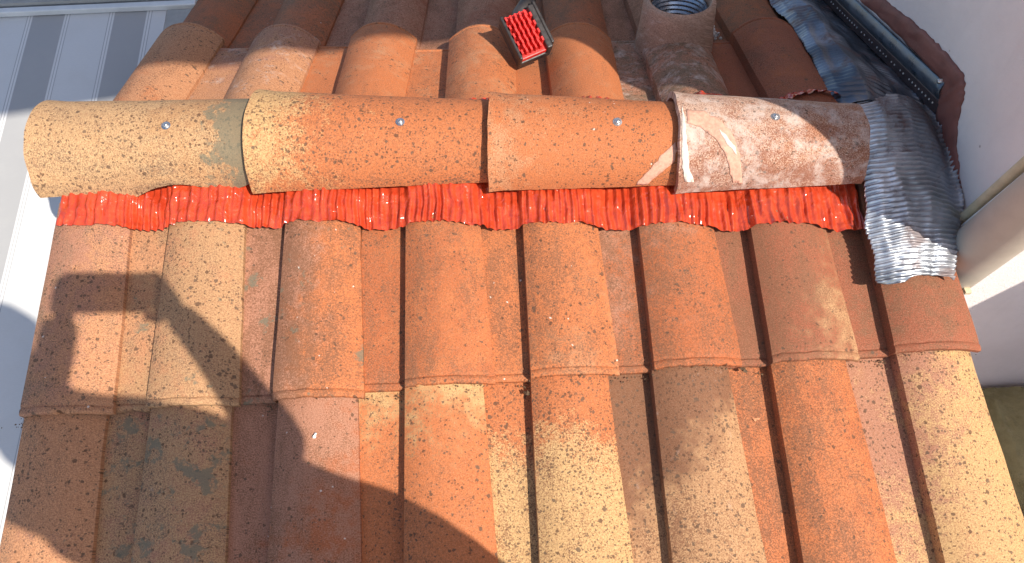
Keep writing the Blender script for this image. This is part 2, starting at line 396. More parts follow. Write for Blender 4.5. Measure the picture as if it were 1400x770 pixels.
for i in range(7):
    ca, cb, cc, gr, pr, ps = FAR_1[i]
    make_tile('roof_tile', XF[i], YF[i], 1, ca, cb, cc, gr, pr, ps, roof, 91 + i, pan=i > 0, h0=.022, H=.040, lift=.026, wtop=.150, wbot=.160, pl=.12, length=.39)
    for r_ in (1, 2, 3):
        gx = XF[i] + .012 * r_
        a, b = rnd.choice(((PNK, BRN), (RED, PNK), (ORD, BRN), (PNK, RED)))
        make_tile('roof_tile', gx, YF[i] + .35 * r_, 1, a, b, BRN, (0, 0, .4), (.15, .75, .3), (.25, 0, 0), roof, 120 + i + 9 * r_, pan=i > 0, h0=.022, H=.040, lift=.026, wtop=.150, wbot=.160, pl=.12, length=.39)
# boards and gable walls below the tiles
mb = MB(); YN, YFAR = -1.62, 1.5
for s, ye in ((-1, YN), (1, YFAR)):
    n = len(mb.v); zt, zb = -.022, -.06
    mb.v += [Vector((x, y, -A * abs(y) + z)) for x in (-.845, .795) for (y, z) in ((0, zt), (ye, zt), (ye, zb), (0, zb))]
    mb.f += [tuple(n + k for k in f) for f in ((0, 1, 2, 3), (7, 6, 5, 4), (0, 4, 5, 1), (2, 6, 7, 3), (1, 5, 6, 2), (3, 7, 4, 0))]
mb.build('roof_deck', M_DECK, roof, 0)
mb = MB(); GZ = -.62; n = 0
mb.v = [Vector((x, y, z)) for x in (-.80, .77) for (y, z) in ((YN + .1, GZ - 2), (YN + .1, A * (YN + .1) - .062), (0, -.062), (YFAR - .1, -A * (YFAR - .1) - .062), (YFAR - .1, GZ - 2))]
mb.f = [(0, 1, 2, 3, 4), (9, 8, 7, 6, 5), (0, 5, 6, 1), (4, 3, 8, 9), (1, 6, 7, 2), (2, 7, 8, 3)]
o = mb.build('roof_support_wall', M_WALL, None, 0); tag(o, 'low masonry wall body carrying the tiled roof', 'wall')
# ------------------------------------------------------------------ ridge tiles
RIDGE = empty('ridge', (0, -.045, 0)); bpy.data.objects.remove(RIDGE)
def ridge_tile(xa, xb, Ra, Rb, yc, zc, cols, seed, label, screw, yaw=0., wavy=0., feet=(0, 0), tiltz=0.):
    ca, cb, cc, gr, pr, ps = cols; nu, nv = 40, 36; L = xb - xa
    ua, ub = R(-12), R(192)
    def P(i, j):
        x = j * L; k = j; r_ = lerp(Ra, Rb, k) + .0028 * smooth(1 - k * 12) + .0015
        i0 = i; i = 1 - i; a = lerp(math.pi - R(1), -R(10), i)      # near foot -> over the top -> far foot
        e = (nz(i * 9, seed, 3) * .0025 + nz(i * 40, seed) * .0012) * (1 if j == 0 or j == 1 else 0)
        rr = r_ + nz(i * 4 + seed, j * 4, seed) * .002 + nz(x * 60, i * 24, seed) * .0004
        y = math.cos(a) * rr * 1.0; z = math.sin(a) * rr
        if i < .12:
            kk = 1 - i / .12; z += kk * (wavy * (nz(x * 9, seed, 1) * .030 + .012 * math.sin(x * 28 + 1.2)) + .0015 * nz(x * 60, seed)) + kk * lerp(feet[0], feet[1], j)
        return Vector((x + e, y, z))
    me = sheet(P, nu, nv, .0125, None, lambda i, j: ((1 - i) * .33, j * L))
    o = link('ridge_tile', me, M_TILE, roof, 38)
    o.location = (xa, yc - .003, zc + .0035); o.rotation_euler = (0, math.atan2(-tiltz, L), yaw)
    for k, v in zip(('ca', 'cb', 'cc', 'gr', 'pr', 'ps'), cols): o[k] = v
    o['label'] = label
    # screw
    sp = hit(*screw, (0, -.15, 1), .118)
    best = None
    inv = o.matrix_basis.inverted(); lc = inv @ CAM; ld = (inv.to_3x3() @ ray(*screw)).normalized()
    bm = bmesh.new(); bm.from_mesh(me)
    from mathutils.bvhtree import BVHTree
    hp, hn, _, _ = BVHTree.FromBMesh(bm).ray_cast(lc, ld); bm.free()
    if hn.dot(ld) > 0: hn = -hn
    Mq = hn.to_track_quat('Z', 'Y').to_matrix()
    m2 = MB(); m2.lathe([(0, .0058), (.0022, .0056), (.0042, .0044), (.005, .003), (.005, .0012), (.0085, .001), (.0088, -.001)], (0, 0, 0), 20)
    s = m2.build('screw', M_STEEL, o, 40); s.location = hp; s.rotation_euler = (Mq @ Matrix.Rotation(R(5 * math.sin(seed * 2.1)), 3, 'X')).to_euler()
    m3 = MB(); m3.lathe([(.0095, .0006), (.0095, -.001)], (0, 0, 0), 20); m3.v.append(Vector((0, 0, .0006)))
    for i in range(20): m3.f.append((20 * 2, i, (i + 1) % 20))
    return o
YEY = ((.58, .36, .18), (.50, .28, .13), GRY, (1.0, 3.2, -.5), (.52, .58, .1), (.35, 3.2, .29))
RT1 = ridge_tile(-.884, -.462, .1057, .0965, -.0043, .008, YEY, 3, 'sand yellow ridge tile with a wavy lower edge and dark lichen, at the left end of the ridge', (227, 172), yaw=-.010, wavy=1., feet=(-.008, .008))
RT2 = ridge_tile(-.475, -.020, .1120, .0885, -.0106, .010, (YEL, ORA, BRN, (-1.2, 5.0, .25), (.58, .50, .0), (0, 0, 0)), 5, 'orange ridge tile fading to yellow at its left end, second from the left', (547, 167), yaw=-.048)
RT3 = ridge_tile(-.029, .325, .1060, .0900, -.0375, .010, (PEA, ORA, BRN, (-.6, 3, .6), (.42, .38, .0), (0, 0, 0)), 7, 'plain orange ridge tile with fine specks and a smear of pink mortar at its right end', (844, 167), yaw=-.062)
RT4 = ridge_tile(.316, .662, .1080, .086, -.058, .008, ((.60, .41, .31), (.52, .25, .14), (.26, .085, .05), (0, 2, .0), (.30, .86, .66), (0, 0, 0)), 8, 'pale pinkish ridge tile with red brown staining, beside the grey metal flashing', (1060, 160), yaw=-.055)
M_SMEAR = mat_plain('pink_mortar', (.58, .31, .22), .85, 0, .22, 160, .5, dirt=(.6, .42, .3, .6))
M_LIME = mat_plain('white_lime', (.68, .58, .50), .9, 0, .15, 160, .6, dirt=(.6, .36, .25, .7))
def smear(name, rt, poly, mat, seed, th=.0005):
    """thin coat of mortar lying on a ridge tile, outline cast onto the tile surface"""
    from mathutils.bvhtree import BVHTree
    from mathutils.geometry import delaunay_2d_cdt
    bm = bmesh.new(); bm.from_mesh(rt.data); bv = BVHTree.FromBMesh(bm)
    M = Matrix.LocRotScale(rt.location, rt.rotation_euler, None); inv = M.inverted()
    pts = []; n = len(poly)
    for k in range(n):
        a, b = Vector(poly[k]), Vector(poly[(k + 1) % n]); m = max(2, int((b - a).length / 3))
        for q in range(m):
            p = a.lerp(b, q / m); pts.append(p + Vector((nz(p.x * .12, p.y * .12, seed), nz(p.x * .12, p.y * .12, seed + 9))) * 2.2)
    nb = len(pts); x0, x1 = min(p.x for p in pts), max(p.x for p in pts); y0, y1 = min(p.y for p in pts), max(p.y for p in pts)
    y = y0
    while y < y1:
        x = x0
        while x < x1: pts.append(Vector((x, y))); x += 4
        y += 4
    vs, es, fs, *_ = delaunay_2d_cdt([Vector((p.x, p.y)) for p in pts], [], [list(range(nb))], 1, 1e-5)
    V = []; ok = True
    lc = inv @ CAM
    for p in vs:
        ld = (inv.to_3x3() @ ray(p.x, p.y)).normalized(); h, nn, _, _ = bv.ray_cast(lc, ld)
        if h is None: V.append(None); continue
        if nn.dot(ld) > 0: nn = -nn
        V.append(h + nn * th * (1 + .5 * nz(p.x * .2, p.y * .2)))
    keep = [f for f in fs if all(V[i] is not None for i in f)]
    keep = [f for f in keep if max((V[i] - V[j]).length for i in f for j in f) < .02]
    V = [v if v is not None else Vector() for v in V]
    bm.free(); o = link(name, mesh(V, keep), mat, rt, 60); solid(o, th * 1.2); return o
smear('mortar_smear', RT3, [(868, 253), (884, 236), (905, 212), (924, 194), (925, 206), (921, 222), (902, 238), (884, 252)], M_SMEAR, 1)
smear('mortar_smear', RT4, [(938, 150), (960, 152), (985, 165), (1003, 186), (1012, 215), (1015, 250), (1002, 250), (994, 215), (978, 190), (955, 172), (938, 168)], M_SMEAR, 2)
smear('lime_smear', RT4, [(932, 145), (937, 165), (940, 200), (942, 230), (948, 249), (936, 249), (932, 220)], M_LIME, 3)
smear('lime_smear', RT4, [(982, 176), (992, 184), (1005, 202), (1008, 212), (1000, 204), (990, 192)], M_LIME, 4, .0008)
# pink mortar smears and white broken edge on the third and fourth ridge tile
# ------------------------------------------------------------------ red pleated ridge strip
def roofh(x, xs, H=.021, h0=.023):
    h = 0.
    for i, x0 in enumerate(xs):
        u = x - x0
        if -.001 < u <= TW: h = max(h, prof(max(u, .0002), h0, .012, H))
    return h
def red_strip(side):
    xs = XU if side < 0 else XF; xl, xr = -.846, .660
    N = 1500; K = 15
    base = []
    for k in range(N + 1):
        x = lerp(xl, xr, k / N); b = 0
        for d in range(-4, 5): b += max(roofh(x + d * .0022 + e, xs, (.021 if side < 0 else .040)) for e in (-.002, 0, .002))
        base.append(b / 9 * (.62 if side < 0 else .9) + (.0165 if side < 0 else 0))
    ph = [0.]
    for k in range(N):
        x = lerp(xl, xr, k / N); wl = .0150 * (1 + .55 * nz(x * 16, 3.3) + .5 * nz(x * 47, 1.1)); ph.append(ph[-1] + (xr - xl) / N / max(wl, .007) * 2 * math.pi)
    def P(i, j):
        k = round(i * N); x = lerp(xl, xr, i)
        ye = (interp([(-.86, .173), (-.5, .179), (-.3, .190), (-.08, .201), (.236, .217), (.615, .236)], x) if side < 0 else .071 - .04 * x) + .0035 * nz(x * 18, 2) + .001 * nz(x * 90, 7)
        y = lerp(.03, ye, j)
        x2 = x + .004 * nz(x * 9, y * 20) + .006 * (j - .5) * nz(x * 6, 8.)
        am = .0026 * (.55 + .9 * abs(nz(x * 21, y * 14, 3)) * 2) * (1 - .55 * smooth((j - .93) / .07))
        p = math.sin(ph[k] + 1.4 * nz(x * 25, y * 30, 5)); p = math.copysign(abs(p) ** .75, p)
        cr = .0050 * nz(x * 45, y * 40, 1) + .0042 * abs(nz(x * 70, y * 45, 6)) * 2
        lift = (.002 if side < 0 else .008) * (1 - j)
        z = -A * y + base[k] + .0095 * (1 if side < 0 else 1.2) + am * p + cr + lift + (.0015 if j > .97 else 0)
        return Vector((x2, side * y, z))
    V = []; F = []; W = N + 1
    for j in range(K + 1):
        for k in range(N + 1): V.append(P(k / N, j / K))
    for j in range(K):
        for k in range(N):
            f = (j * W + k, j * W + k + 1, (j + 1) * W + k + 1, (j + 1) * W + k); F.append(f if side > 0 else tuple(reversed(f)))
    return mesh(V, F)
rs = empty('ridge_roll', (0, 0, .03)); tag(rs, 'glossy red pleated ridge ventilation strip showing below the ridge tiles', 'ridge strip')
for s, nm in ((-1, 'pleated_strip'), (1, 'pleated_strip')):
    o = link(nm, red_strip(s), M_RED, rs, 60); o.location = (0, 0, -.03)
# ------------------------------------------------------------------ grey pleated wall flashing
def rough_edge(x, s=1.): return .004 * nz(x * 22, s) + .0018 * nz(x * 90, s)
def flash_near():
    NV, NU = 330, 60; y0, y1 = -.352, .035
    ac = [(0, .046), (.12, .056), (.35, .064), (.6, .058), (.8, .044), (.92, .028), (.97, .027), (1, .034)]
    lf = [(-.352, .648), (-.3, .655), (-.24, .652), (-.2, .660), (-.15, .664), (-.1, .672), (-.02, .688), (.035, .690)]
    rt = [(-.352, .785), (-.31, .800), (-.26, .822), (-.22, .846), (-.18, .852), (.035, .853)]
    def P(i, j):
        y = lerp(y0, y1, j)
        yy = y + .004 * math.sin(i * 7 + y * 9) * (1 - j) + .005 * nz(i * 5, y * 8, 2)
        xa = interp(lf, y) + rough_edge(y, 2); xb = interp(rt, y) + .4 * rough_edge(y, 8)
        x = lerp(xa, xb, i)
        iw = (x - .655) / (.853 - .655); iw = max(0, min(1, iw))
        h = interp(ac, iw)
        if y > -.05: h -= .009 * smooth((y + .05) / .08)
        ph = 2 * math.pi * yy / .0098 + 1.2 * nz(i * 4, y * 25, 4)
        am = .0030 * (1 - .45 * smooth((nz(i * 5, y * 14, 9) - .1) * 3)) * (1 - .6 * smooth((y + .02) / .05))
        z = -A * math.sqrt(y * y + .0016) + .01 + h + am * math.sin(ph) + .003 * nz(i * 4, y * 11, 6) + .0020 * nz(i * 12, y * 32, 1)
        return Vector((x, yy + (.35 * rough_edge(x, 5) if j < .02 else 0), z))
    V = []; F = []; W = NU + 1
    for j in range(NV + 1):
        for i in range(NU + 1): V.append(P(i / NU, j / NV))
    for j in range(NV):
        for i in range(NU): F.append((j * W + i, j * W + i + 1, (j + 1) * W + i + 1, (j + 1) * W + i))
    return mesh(V, F)
def flash_far():
    NV, NU = 560, 90; y0, y1 = .004, .86
    ac = [(0, .050), (.1, .066), (.3, .076), (.5, .058), (.7, .036), (.9, .020), (1, .014)]
    lf = [(.012, .640), (.10, .648), (.2, .664), (.4, .684), (.5, .678), (.6, .684), (.86, .69)]
    def P(i, j):
        y = lerp(y0, y1, j)
        xa = interp(lf, y) + 1.3 * rough_edge(y, 3); x = lerp(xa, .8535, i)
        h = interp(ac, i) + .010 * nz(i * 3, y * 6, 2) + .004 * nz(i * 9, y * 20, 5)
        h -= .012 * (1 - smooth(y / .07))
        k = .62 - .5 * smooth((y - .1) / .25)
        q = y + k * (x - .78) + .025 * nz(x * 7, y * 7, 4)
        am = .0019 * (1 - .4 * smooth(nz(x * 12, y * 10, 3) * 3)) * smooth(j * 30)
        z = -A * math.sqrt(y * y + .0016) + .01 + h + am * math.sin(2 * math.pi * q / .0145)
        return Vector((x, y, z))
    V = []; F = []; W = NU + 1
    for j in range(NV + 1):
        for i in range(NU + 1): V.append(P(i / NU, j / NV))
    for j in range(NV):
        for i in range(NU): F.append((j * W + i, j * W + i + 1, (j + 1) * W + i + 1, (j + 1) * W + i))
    return mesh(V, F)
fl = empty('wall_flashing', (.8, 0, .05)); tag(fl, 'grey pleated metal flashing joining the tiled roof to the pinkish wall', 'flashing')
def child(o, loc=(.8, 0, .05)): o.location = -Vector(loc); return o
solid(child(link('flashing_sheet', flash_far(), mat_metal_sheet('dark_pleated_metal', (.12, .135, .16), (.30, .33, .38)), fl, 70)), .0012)
solid(child(link('flashing_sheet', flash_near(), M_LEAD, fl, 70)), .0012)
# pressure bar on the wall: lower edge follows the far slope
pa, pb = onwall(1281, 142), onwall(1137, 0)
dr = (pb - pa).normalized(); nr = Vector((0, -dr.z, dr.y))
if nr.z < 0: nr = -nr
def strip(name, a0, a1, w0, w1, x_, th, mat, parent, n=60, wob=0., bulge=0.):
    V = []; F = []; m = 8
    for k in range(n + 1):
        s = lerp(a0, a1, k / n)
        for q in range(m + 1):
            t = q / m; wv = lerp(w0, w1, t)
            wb = wob * (nz(s * 30, 3) + .6 * nz(s * 110, 5)) * (t if w1 > w0 else 0)
            p = pa + dr * s + nr * (wv + wb)
            V.append(Vector((x_ - bulge * math.sin(math.pi * t) - th, p.y, p.z)))
    W = m + 1
    for k in range(n):
        for q in range(m): F.append((k * W + q, k * W + q + 1, (k + 1) * W + q + 1, (k + 1) * W + q))
    o = child(link(name, mesh(V, F), mat, parent, 40)); solid(o, th + bulge * .3 + .0005).modifiers[0].offset = 0
    return o
strip('pressure_bar', -.02, 1.1, -.012, .016, WX, .006, M_DARKM, fl)
strip('channel', -.012, 1.1, .016, .050, WX, .004, M_CHAN, fl, bulge=.008)
# punched bright dots along the bar, joined: a few pixels each
mb = MB(); s = .0
rd = random.Random(2)
while s < .75:
    p = pa + dr * s + nr * .003
    mb.lathe([(0, .0016), (.0016, .0013), (.0022, 0)], (WX - .0098, p.y, p.z), 8, Matrix.Rotation(R(-90), 3, 'Y')); s += .0150 * rd.choice((1, 1, 1, 1.15, 1.9))
o = child(mb.build('punched_holes', M_HOLE, fl)); tag(o, kind='stuff')
mb = MB(); p = onwall(1293, 111); mb.lathe([(0, .004), (.003, .0035), (.005, .001), (.0055, -.006)], (WX - .013, p.y, p.z), 16, Matrix.Rotation(R(-90), 3, 'Y')); child(mb.build('screw', M_STEEL, fl))
# sealant band with ragged outer edge
def blob(name, px_in, px_out, th, mat, parent, wob=.006):
    """band on the wall between two pixel polylines of equal length"""
    V = []; F = []; n = 90; m = 6
    def pl(L, t):
        f = t * (len(L) - 1); i = min(int(f), len(L) - 2); return onwall(lerp(L[i][0], L[i + 1][0], f - i), lerp(L[i][1], L[i + 1][1], f - i), WX)
    for k in range(n + 1):
        a = pl(px_in, k / n); b = pl(px_out, k / n); d = (b - a).normalized()
        b = b + d * wob * (nz(k * .22, 1.3) + .8 * nz(k * .8, 4.4))
        for q in range(m + 1):
            t = q / m; p = a.lerp(b, t); x = WX - .0006 - th * (1 - t ** 4) * (.8 + .5 * nz(k * .3, t * 4))
            V.append(Vector((x, p.y, p.z)))
    for k in range(n):
        for q in range(m): F.append((k * 7 + q, k * 7 + q + 1, (k + 1) * 7 + q + 1, (k + 1) * 7 + q))
    o = child(link(name, mesh(V, F), mat, parent, 60)); solid(o, .001).modifiers[0].offset = 0
    return o
blob('sealant', [(1180, 0), (1225, 40), (1262, 78), (1296, 112), (1284, 148), (1290, 190), (1294, 240), (1294, 300), (1284, 325)],
     [(1205, -4), (1248, 28), (1282, 58), (1318, 98), (1320, 128), (1309, 175), (1312, 230), (1314, 290), (1306, 322)], .009, M_SEAL, fl)
# folded metal between ridge corner and wall, smeared with sealant
blob('sealant', [(1262, 130), (1270, 150), (1282, 175)], [(1300, 118), (1306, 140), (1304, 178)], .006, M_SEAL, fl, .002)
# ------------------------------------------------------------------ building with wall, added shade slab, pipe
WY = -.30
hw = empty('house_wall', (WX, WY, GZ)); tag(hw, 'tall pinkish white rendered house wall rising on the right of the roof', 'wall')
def wchild(o): o.location = -Vector((WX, WY, GZ)); return o
mb = MB(); mb.box((WX + 1.5, WY + 2.0, .7), (3.0, 4.0, 3.4)); wchild(mb.build('rendered_wall', M_WALL, hw, 0))
shade_slab = MB(); ZE = 2.2  # unseen slab added overhead, its edge set to cast shade over the far slope
e = [(-.95, -1.487), (3.4, -.835), (3.4, .35), (-.95, .20)]
shade_slab.v = [Vector((x, y, z)) for z in (ZE, ZE + .14) for x, y in e]
shade_slab.f = [(3, 2, 1, 0), (4, 5, 6, 7), (0, 1, 5, 4), (1, 2, 6, 5), (2, 3, 7, 6), (3, 0, 4, 7)]
wchild(shade_slab.build('unseen_shade_slab', M_WALL, hw, 0))
# low unseen wall added beyond the right edge to shade the wall foot
mb = MB(); mb.box((1.48, -1.15, -.1 + .0), (.16, 1.6, 1.06)); mb.box((1.48, -1.15, .445), (.2, 1.64, .03))
o = mb.build('shade_wall', M_WALL, None, 0); tag(o, 'unseen low wall added right of the roof verge to shade the wall foot', 'wall')
dp = empty('downpipe', (.85, -.28, -.12)); tag(dp, 'thick beige downpipe leaning against the wall corner right of the roof', 'pipe')
pb0 = CAM + ray(1305, 366) * 1.43; pb1 = CAM + ray(1400, 291) * 1.22; dd = pb1 - pb0
pts = [pb0 - dd * .28, pb0 - dd * .1, pb0, pb0 + dd * .5, pb1, pb1 + dd * .5, pb1 + dd * .8 + Vector((.0, .02, .1)), Vector((pb1.x, pb1.y - .03, .6)), Vector((pb1.x, pb1.y - .03, 2.2))]
mb = MB(); mb.tube(pts, .0475, 40)
o = mb.build('pipe', M_PIPE, dp, 50); o.location = -Vector(dp.location)
mb = MB(); q = onwall(1322, 398, .86)
mb.box(q, (.012, .012, .008)); o = mb.build('bracket', M_BEAD, dp, 0, .001); o.location = -Vector(dp.location)
# cream corner bead at the wall end
cb_ = empty('corner_bead', (.86, -.2, -.1)); tag(cb_, 'narrow cream trim strip with bright edge running up the wall end beside the downpipe', 'trim')
def ribbon(name, a, b, dx, mat, w_):
    mb = MB(); a = Vector(a); b = Vector(b); d = (b - a).normalized(); mb.tube([a - d * .01, a, b, b + d * .5], w_, 12); o = mb.build(name, mat, cb_, 50); o.location = -Vector(cb_.location); return o
ribbon('trim', onwall(1279, 332, .848), onwall(1398, 226, .848), 0, M_BEAD, .0095)
ribbon('bright_edge', onwall(1287, 334, .840), onwall(1402, 238, .840), 0, M_WHITE, .0035)
# ------------------------------------------------------------------ ground
mb = MB(); mb.v = [Vector(p) for p in ((-60, -60, GZ), (60, -60, GZ), (60, 60, GZ), (-60, 60, GZ))]; mb.f = [(0, 1, 2, 3)]
tag(mb.build('ground', M_GND, None, 0), kind='structure')
def moss():
    n, m = 60, 60
    def P(i, j):
        y = lerp(-1.6, WY - .012, j); xl = 1.105 + .02 * nz(y * 14, 1) + .008 * nz(y * 60, 2)
        x = lerp(xl, 1.375, i); e = min(1, i * 14) * min(1, (1 - j) * 14 + .35)
        return Vector((x, y, GZ + .006 + .05 * smooth(e) + .014 * nz(x * 22, y * 22) + .006 * nz(x * 80, y * 80)))
    return sheet(P, n, 110)
o = link('moss_bed', moss(), M_MOSS, None, 60); tag(o, 'olive moss bed growing on the low ledge at the foot of the wall', 'moss', kind='stuff')
# ------------------------------------------------------------------ awning
AZ = -.3
def AW(x, y, dz=0): return Vector((x, y, AZ + .2 * y + dz))
aw = empty('awning', AW(-1.6, .72)); tag(aw, 'grey and white striped canvas awning stretched out left of the roof', 'awning')
def awp(i, j):
    x = lerp(-4.2, -.905, i); y = lerp(-2.2, .735, j)
    return AW(x, y, -.012 * math.sin(j * math.pi) + .004 * nz(x * 2, y * 2))
o = link('canvas', sheet(awp, 40, 60, .002), M_AWN, aw, 60); o.location = -Vector(aw.location)
mb = MB(); Mx = Matrix.Rotation(math.atan(.2), 3, 'X')
a = hit(100, 14, (0, -.2, 1), AZ + .02); mb.box((-2.47, a.y + .012, AZ + .2 * a.y + .014), (3.30, .018, .018), Mx); o = mb.build('front_rail', M_RAILW, aw, 0, .003); o.location = -Vector(aw.location)
mb = MB(); mb.box((-2.5, a.y + .13, AZ + .2 * a.y + .03), (3.30, .21, .05), Mx); o = mb.build('cassette', M_RAIL, aw, 0, .01); o.location = -Vector(aw.location)
mb = MB(); mb.box((-2.5, -2.2, AZ - .46), (3.26, .05, .06), Mx); o = mb.build('rear_rail', M_RAILW, aw, 0, .003); o.location = -Vector(aw.location)
# ------------------------------------------------------------------ vent on the far slope
vt = empty('roof_vent', (.405, .37, -.05)); tag(vt, 'round terracotta roof vent with a foil hose inside, behind the ridge', 'vent')
VCen = Vector((.402, .360, .000)); Mv = Matrix.Rotation(R(-6), 3, 'X')
mb = MB(); mb.lathe([(.067, -.12), (.066, .040), (.067, .047), (.071, .050), (.076, .048), (.080, .042), (.082, .02), (.084, -.02), (.088, -.05), (.092, -.09)], VCen, 56, Mv)
me = mesh(mb.v, mb.f, [(v.x * .9 + v.z, v.y + v.z) for v in mb.v]); o = link('vent_collar', me, M_TILE, vt, 45); o.location = -Vector(vt.location)
for k, v in zip(('ca', 'cb', 'cc', 'gr', 'pr', 'ps'), ((.55, .36, .26), (.42, .28, .20), BRN, (0, 0, .5), (.05, .4, .5), (0, 0, 0))): o[k] = v
pr_ = []; z = .032
while z > -.12: pr_ += [(.060, z), (.065, z - .003), (.065, z - .005), (.060, z - .008)]; z -= .011
pr_ += [(0, -.13)]
mb = MB(); mb.lathe(pr_, VCen, 56, Mv); o = mb.build('foil_hose', M_ALU, vt, 60); o.location = -Vector(vt.location)
# mortar crumbs beside the vent
mb = MB(); rd = random.Random(5); c0 = hit(975, 46, (0, A, 1), .03)
for k in range(26):
    p = c0 + Vector((rd.gauss(0, .008), rd.gauss(0, .012), rd.uniform(-.012, .006))); mb.lathe([(0, .004), (.003, .002), (.004, -.001), (.002, -.004)], p, 6, Matrix.Rotation(rd.random() * 6, 3, 'X'))
o = mb.build('mortar_crumbs', M_MORT, None, 40); tag(o, 'white mortar crumbs stuck at the right foot of the round vent', 'mortar', kind='stuff')
# ------------------------------------------------------------------ brush
bp = Vector((.045, .33, .055)); bn = Vector((.10, -.45, .85)).normalized()
def bh(px, py, d=0.): return hit(px, py, bn, bn.dot(bp) + d)
c1, c2, c3, c4 = bh(685, 25), bh(730, 7), bh(753, 66), bh(708, 86)   # TL TR BR BL
br = empty('scrubbing_brush', bp); tag(br, 'red rubber scrubbing brush in a black frame lying on the far slope', 'brush')
ex = ((c2 - c1) + (c3 - c4)) / 2; ey = ((c4 - c1) + (c3 - c2)) / 2; cx = (c1 + c2 + c3 + c4) / 4
LX, LY = ex.length, ey.length; ex.normalize(); ey = (ey - ex * ey.dot(ex)).normalized(); ez = ex.cross(ey)
if ez.dot(bn) < 0: ez = -ez
MBm = Matrix((ex, ey, ez)).transposed()
def bl(x, y, z): return cx + ex * x + ey * y + ez * z
mb = MB(); mb.box(bl(0, 0, -.028), (LX, LY, .022), MBm); o = mb.build('back_plate', M_BLK, br, 0, .004); o.location = -bp
for sx in (-1, 1):
    mb = MB(); mb.box(bl(sx * (LX / 2 - (.004 if sx < 0 else .007)), 0, -.004), (.008 if sx < 0 else .014, LY, .030), MBm); o = mb.build('side_rail', M_BLK, br, 0, .003); o.location = -bp
mb = MB(); mb.box(bl(LX / 2 + .006, -.01, -.012), (.007, LY * .98, .03), MBm); o = mb.build('clip', M_BLK, br, 0, .002); o.location = -bp
mb = MB(); mb.box(bl(-.003, 0, -.008), (LX * .78, LY * .96, .014), MBm); o = mb.build('rubber_pad', M_BRUSH, br, 0, .002); o.location = -bp
mb = MB(); nx, ny = 5, 9
x0b, x1b = -LX / 2 + .009, LX / 2 - .016
for j in range(ny):
    for i in range(nx):
        x = lerp(x0b, x1b, (i + .5) / nx) + (.002 if j % 2 else -.002); y = lerp(-LY / 2 + .008, LY / 2 - .008, (j + .5) / ny)
        b = len(mb.v); hw_, hl, hh = (x1b - x0b) / nx * .30, LY / ny * .46, .020
        sh = .003 * (1 if j % 2 else -1)
        for (dx, dy, dz) in ((-hw_, -hl, 0), (hw_, -hl, 0), (hw_, hl, 0), (-hw_, hl, 0), (-hw_ * .6 + sh, -hl * .85, hh), (hw_ * .6 + sh, -hl * .85, hh), (hw_ * .6 + sh, hl * .85, hh), (-hw_ * .6 + sh, hl * .85, hh)): mb.v.append(bl(x + dx, y + dy, -.003 + dz))
        mb.f += [tuple(b + q for q in f) for f in ((3, 2, 1, 0), (4, 5, 6, 7), (0, 1, 5, 4), (1, 2, 6, 5), (2, 3, 7, 6), (3, 0, 4, 7))]
o = mb.build('bristle_block', M_BRUSH, br, 0); o.location = -bp; tag(o, kind='stuff')
mb = MB(); h0 = bl(.012, -LY / 2 - .0, -.02); h1 = h0 + Vector((.05, .10, .01)); mb.tube([bl(.0, -LY / 2 + .03, -.03), h0, h1, h1 + Vector((.16, .5, .05)), h1 + Vector((.3, 1.0, .10))], [.02, .017, .013, .012, .012], 16)
o = mb.build('handle', M_BLK, br, 50); o.location = -bp
# ------------------------------------------------------------------ small debris on the tiles
def near_pt(px, py, h=.02): return hit(px, py, (0, -A, 1), h)
def flake(name, px, py, size, mat, label, cat, seed, h=.03, stretch=1.6):
    rd = random.Random(seed); c = near_pt(px, py, h); n = 9; V = [Vector((0, 0, .004))]; F = []
    for k in range(n):
        a = 2 * math.pi * k / n; r_ = size * rd.uniform(.55, 1.1); V.append(Vector((r_ * math.cos(a) * stretch, r_ * math.sin(a), rd.uniform(0, .004))))
    for k in range(n): F.append((0, 1 + k, 1 + (k + 1) % n))
    o = link(name, mesh(V, F), mat, None, 0); o.location = c; o.rotation_euler = (math.atan(A), 0, rd.random() * 6); solid(o, .0015)
    return tag(o, label, cat)
flake('leaf_scrap', 721, 538, .005, M_LEAF, 'dark dry leaf scrap caught in the gap below the fifth upper tile', 'leaf', 1, .02)
flake('leaf_scrap', 1017, 507, .005, M_LEAF, 'dark leaf scrap lying under the course edge right of centre', 'leaf', 2, .022)
flake('clay_chip', 1033, 574, .005, M_CLAYCHIP, 'small chip of orange clay lying on the pan of a lower tile right of centre', 'clay chip', 3, .008)
flake('mortar_chip', 431, 596, .004, M_WHITE, 'small white mortar splash at the edge of the photographer\'s shadow', 'mortar', 4, .05)
rd = random.Random(9); V = []; F = []
for k in range(260):
    i = rd.randrange(8); x = XU[i] + rd.choice((rd.uniform(-.07, .15), rd.gauss(-.012, .006), rd.uniform(-.07, .15))); yb = YU[i] - abs(rd.gauss(0, .006)) - .003
    u = x - XL[i]; y = yb; h = .012 + (prof(min(u, .149), .023, .012, .021) if 0 < u else 0.) - .001
    if u < 0: h = .012
    r_ = rd.uniform(.0006, .0022); b = len(V); c = Vector((x, y, A * y + h))
    for q in range(6):
        a = q * 1.047; V.append(c + Vector((math.cos(a) * r_ * rd.uniform(.6, 1.3), math.sin(a) * r_ * rd.uniform(.5, 1.2), 0)))
    V.append(c + Vector((0, 0, r_ * .9))); F += [(b + q, b + (q + 1) % 6, b + 6) for q in range(6)]
o = link('grit', mesh(V, F), M_LEAF, None, 0); tag(o, 'dark grit and moss crumbs lying below the edge of the upper tile course', 'grit', kind='stuff')
